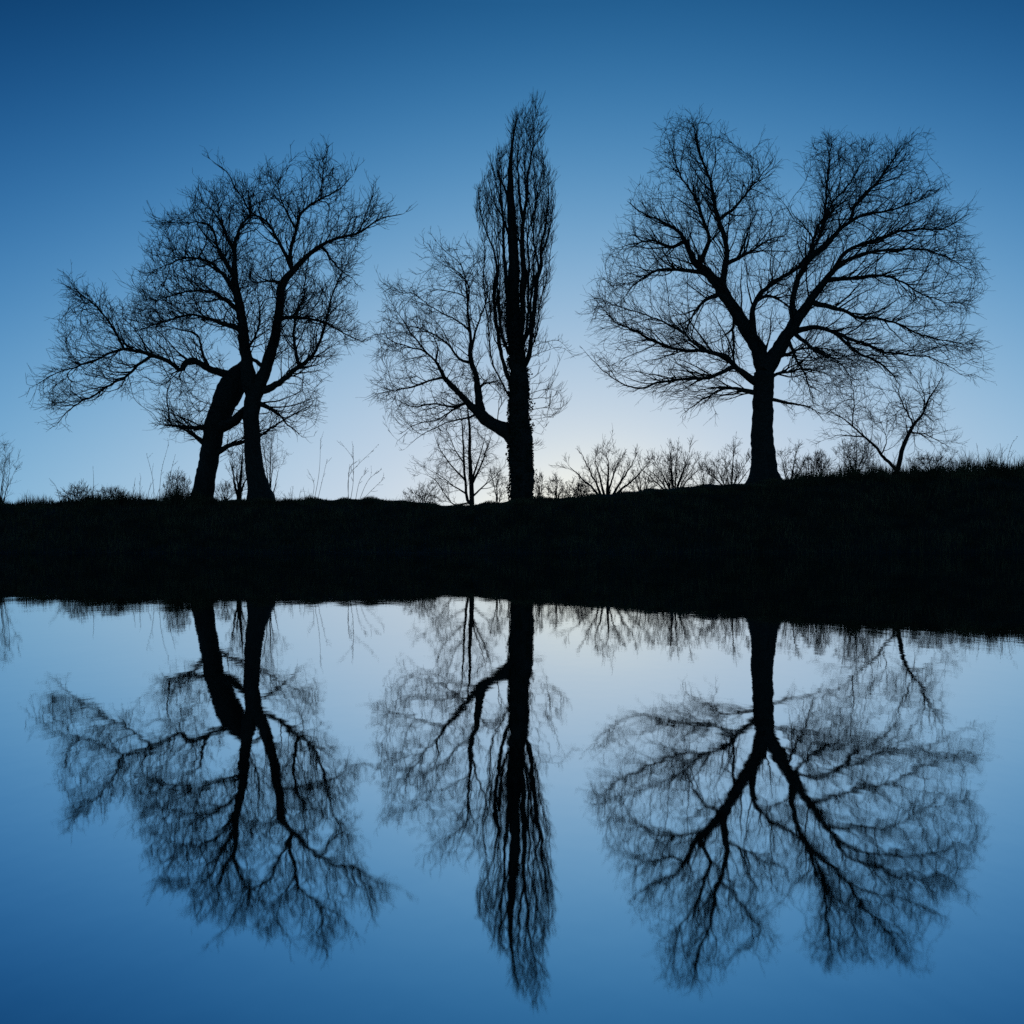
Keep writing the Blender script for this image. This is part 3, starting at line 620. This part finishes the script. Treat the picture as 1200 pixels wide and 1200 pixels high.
shrub('sapling', 'little sapling growing in the gap between the two left trunks', 'sapling', 76, 51.8, 280, 528, 586, 18, 260, 4, 4.5, spread=.9)
shrub('sapling', 'thin sapling close against the left side of the poplar trunk', 'sapling', 77, 54, 583, 545, 592, 14, 200, 3, 2.0)
shrub('sapling', 'narrow upright sapling at the right foot of the poplar trunk', 'sapling', 78, 53, 632, 553, 588, 7, 120, 4, 1.4, spread=.5)
shrub('shrub', 'low bush on the crest left of the slim twin stems', 'shrub', 79, 53, 494, 569, 594, 28, 420, 9, 1.4)
lf = shrub('shrub', 'leafy low bush right of the poplar foot', 'shrub', 80, 53, 652, 561, 586, 14, 260, 6, 1.4)
shrub('shrub', 'tiny thin bush at the foot of the leftmost far tree', 'shrub', 81, 53, 681, 565, 584, 13, 200, 5, 1.2)
shrub('shrub', 'twiggy bush cut by the left edge of the picture', 'shrub', 82, 50, 0, 516, 594, 24, 260, 8, 1.4, r=(.005, .003))
shrub('shrub', 'leftmost low bushy clump on the left part of the bank', 'shrub', 83, 50, 90, 570, 590, 20, 320, 9, 1.2)
shrub('shrub', 'low bushy clump between the leftmost clump and the leaning trunk', 'shrub', 84, 50, 131, 573, 590, 17, 260, 9, 1.2)
shrub('shrub', 'taller bush beside the foot of the leaning left trunk', 'shrub', 85, 50, 208, 553, 590, 19, 420, 8, 1.4)
shrub('shrub', 'dark compact mound of twigs between the two left trunks', 'shrub', 86, 50.6, 264, 570, 589, 13, 420, 9, 1.6)
shrub('bramble', 'small bramble bush between the broad trunk and the forked small tree', 'bramble', 87, 51, 963, 530, 562, 16, 380, 7, 1.2, sd=.26)
shrub('bramble', 'dense bramble thicket at the left foot of the forked small tree', 'bramble', 88, 51.2, 1003, 510, 560, 30, 900, 10, 1.4, sd=.26)
shrub('bramble', 'low arching bramble tangle right of the forked small tree', 'bramble', 89, 51, 1093, 533, 558, 36, 900, 12, 1.6, sd=.26)
rg = np.random.default_rng(8)
C = unproject(rg.normal(652, 8, 90), rg.uniform(563, 584, 90), 53 + rg.normal(0, .3, 90)); leaves(rg, C, .06, 'foliage', lf, lf.location)

# ------------------------------------------------------------------ tall dead weed stalks on the crest
def weed(label, seed, Y, stems, bead=.028, group='dead weed stalks on the crest', name='weed_stalk', side=4):
    rg = np.random.default_rng(seed); bx = (stems[0][0][0] - 600) / F * Y; base = np.array([bx, Y, float(ground_z(bx, Y))])
    root = empty(name, base, label, 'weed', group); beads = []
    for st in stems:
        st = np.array(st, float); n = len(st); dy = rg.uniform(-.5, .5)
        W = unproject(st[:, 0], st[:, 1], Y + dy * np.linspace(0, 1, n) ** 1.2); W[0, 2] = min(W[0, 2], float(ground_z(W[0, 0], Y))) - .1
        r = np.linspace(.013, .005, n); P4 = resample(np.column_stack([W, r]), .08); chains = [(P4[:, :3], P4[:, 3])]
        for _ in range(side):
            k = rg.integers(len(P4) // 3, len(P4) - 2); d = P4[k + 1, :3] - P4[k, :3]; d /= np.linalg.norm(d)
            T, TR, _d = twigs(rg, P4[k:k + 1, :3], d[None], rg.uniform(.25, .6), (20, 50), (0, 0, .08), 5, .006, .004)
            chains.append((T[0], TR[0])); beads += [T[0][-1], T[0][-2], T[0][2]]
        beads += [P4[-1, :3]] + [P4[k, :3] for k in range(len(P4) // 2, len(P4), 2)]
        o = quads_obj('stem', [tubes(chains, 4)], M_TWIG, root, base)
    B = np.array(beads) + rg.normal(0, .012, (len(beads), 3))
    V = []; Q = []
    for b in np.repeat(B, 2, 0):
        u = rg.normal(0, 1, 3); u /= np.linalg.norm(u); v = np.cross(u, rg.normal(0, 1, 3)); v /= np.linalg.norm(v); s2_ = bead * rg.uniform(.5, 1.2)
        k = len(V); V += [b - u * s2_, b + v * s2_ * .6, b + u * s2_, b - v * s2_ * .6]; Q.append((k, k + 1, k + 2, k + 3))
    o = new_obj('seed_heads', mesh_from('seed_heads', np.array(V) - base, np.array(Q).ravel(), np.full(len(Q), 4), False), M_TWIG, root); o['kind'] = 'stuff'
def lift(pts): return [tuple(p) for p in c5(pts)[:, :2]]
weed('pair of beaded weed stalks left of the leaning trunk', 91, 49.6, [lift(l) for l in [[(472, 325), (466, 260), (448, 188)], [(485, 325), (494, 240), (515, 160)], [(500, 325), (518, 260), (536, 190)]]], side=2)
weed('lone thin dry stalk above the low clumps at left', 92, 49.6, [lift([(284, 325), (286, 270), (284, 225)])], bead=.012, side=1)
weed('short slanting dry stalk left of the leftmost low clump', 93, 49.6, [lift([(190, 332), (172, 290), (150, 262)])], bead=.014, side=2)
weed('thin weed stalks at the left of the tall seed-headed weed', 94, 49.8, [lift(l) for l in [[(960, 325), (976, 240), (980, 140)], [(952, 325), (960, 280), (940, 235)], [(970, 325), (985, 270), (1000, 205)]]], bead=.018, side=4)
weed('tall branching weed with seed heads between left pair and poplar', 95, 49.7, [lift(l) for l in [[(1064, 325), (1067, 240), (1080, 205), (1040, 150)], [(1066, 325), (1066, 260), (1100, 215), (1142, 176)], [(1070, 325), (1080, 270), (1080, 180), (1076, 150)]]], side=6)
weed('spindly leaning weed with drooping seed heads right of the tall weed', 96, 49.7, [lift(l) for l in [[(1095, 325), (1125, 270), (1165, 235)], [(1100, 325), (1135, 300), (1175, 262)], [(1085, 325), (1100, 270), (1125, 240)]]], side=4)
weed('tall thin weed stalk in the grass near the right edge', 97, 49.6, [[(1172, 556), (1173, 530), (1172, 520)], [(1178, 556), (1184, 525), (1192, 512)]], bead=.03, side=2)
weed('short dry weed at the left foot of the thicket', 98, 49.7, [[(946, 562), (944, 545), (940, 533)], [(952, 562), (955, 540), (958, 528)]], bead=.02, side=4)

def stalks(rg, x0, x1, n, h0, h1):
    out = []
    for _ in range(n):
        a = rg.uniform(x0, x1); b = float(np.interp(a, CREST[:, 0], CREST[:, 1])); h = rg.uniform(h0, h1); k = rg.normal(0, .25) * h
        out.append([(a, b + 4), (a + k * .35, b - h * .5), (a + k, b - h)])
    return out
rs = np.random.default_rng(14)
weed('scattered thin stalks among the low clumps on the left bank', 201, 49.5, stalks(rs, 48, 115, 9, 10, 24), bead=.014, side=2)
weed('scattered thin stalks right of the low clumps before the leaning trunk', 202, 49.5, stalks(rs, 150, 228, 10, 12, 30), bead=.016, side=3)
weed('low wispy stalks at the right foot of the left pair', 203, 49.6, stalks(rs, 335, 368, 7, 6, 16), bead=.012, side=2)
weed('wispy stalks standing in the tall grass at the far right', 204, 49.6, stalks(rs, 1096, 1198, 22, 14, 34), bead=.016, side=3)
weed('wispy stalks around the brambles at the forked tree', 205, 49.8, stalks(rs, 950, 1060, 16, 12, 34), bead=.02, side=4)
weed('low stubble stalks right of the poplar foot', 206, 49.8, stalks(rs, 636, 700, 9, 5, 14), bead=.012, side=2)

# ------------------------------------------------------------------ grass on the bank
rg = np.random.default_rng(99); n = 85000
x = rg.uniform(-33, 33, n); y = shore_y(x) - .25 + (50.3 - shore_y(x)) * rg.uniform(0, 1, n) ** .85; y[:30000] = rg.uniform(47.6, 50.2, 30000)
px = 600 + x / y * F
hc = np.interp(px, [0, 40, 70, 150, 230, 290, 330, 440, 470, 640, 900, 940, 980, 1060, 1200], [.5, .42, .5, .45, .4, .2, .22, .14, .1, .13, .1, .25, .4, .6, .85])
tus = np.array([mnoise.noise(Vector((a * 1.3, b * .6, 4.0))) for a, b in zip(x, y)]); hc = hc * np.clip(.75 + 1.7 * tus, .15, 2.2)
near = np.clip((y - 47.2) / 1.5, 0, 1); h = (hc * near + .42 * (1 - near)) * rg.uniform(.35, 1.15, n) * (1 + .5 * (rg.uniform(0, 1, n) < .04))
patch = np.array([mnoise.noise(Vector((a * .5, b * .5, 0))) for a, b in zip(x, y)]); h *= 1 + .6 * patch
z = ground_z(x, y) - .02; B = np.stack([x, y, z], -1)
a = rg.uniform(0, 2 * math.pi, n); lean = rg.uniform(.05, .6, n) * h; dx = np.stack([np.cos(a), np.sin(a), np.zeros(n)], -1)
a2 = rg.uniform(0, 2 * math.pi, n); sd = np.stack([np.cos(a2), np.sin(a2), np.zeros(n)], -1) * (.007 + .006 * rg.uniform(0, 1, n))[:, None]
mid = B + dx * (lean * .35)[:, None]; mid[:, 2] += h * .6; tipp = B + dx * lean[:, None]; tipp[:, 2] += h * .98
V = np.stack([B - sd, B + sd, mid + sd * .7, mid - sd * .7, tipp + sd * .12, tipp - sd * .12], 1).reshape(-1, 3); k = np.arange(n)[:, None] * 6
Q = np.concatenate([k + np.array([[0, 1, 2, 3]]), k + np.array([[3, 2, 4, 5]])])
g = new_obj('grass', mesh_from('grass', V, Q.ravel(), np.full(len(Q), 4), False), M_GRASS)
g['kind'] = 'stuff'; g['label'] = 'dry rough grass covering the dark bank'; g['category'] = 'grass'
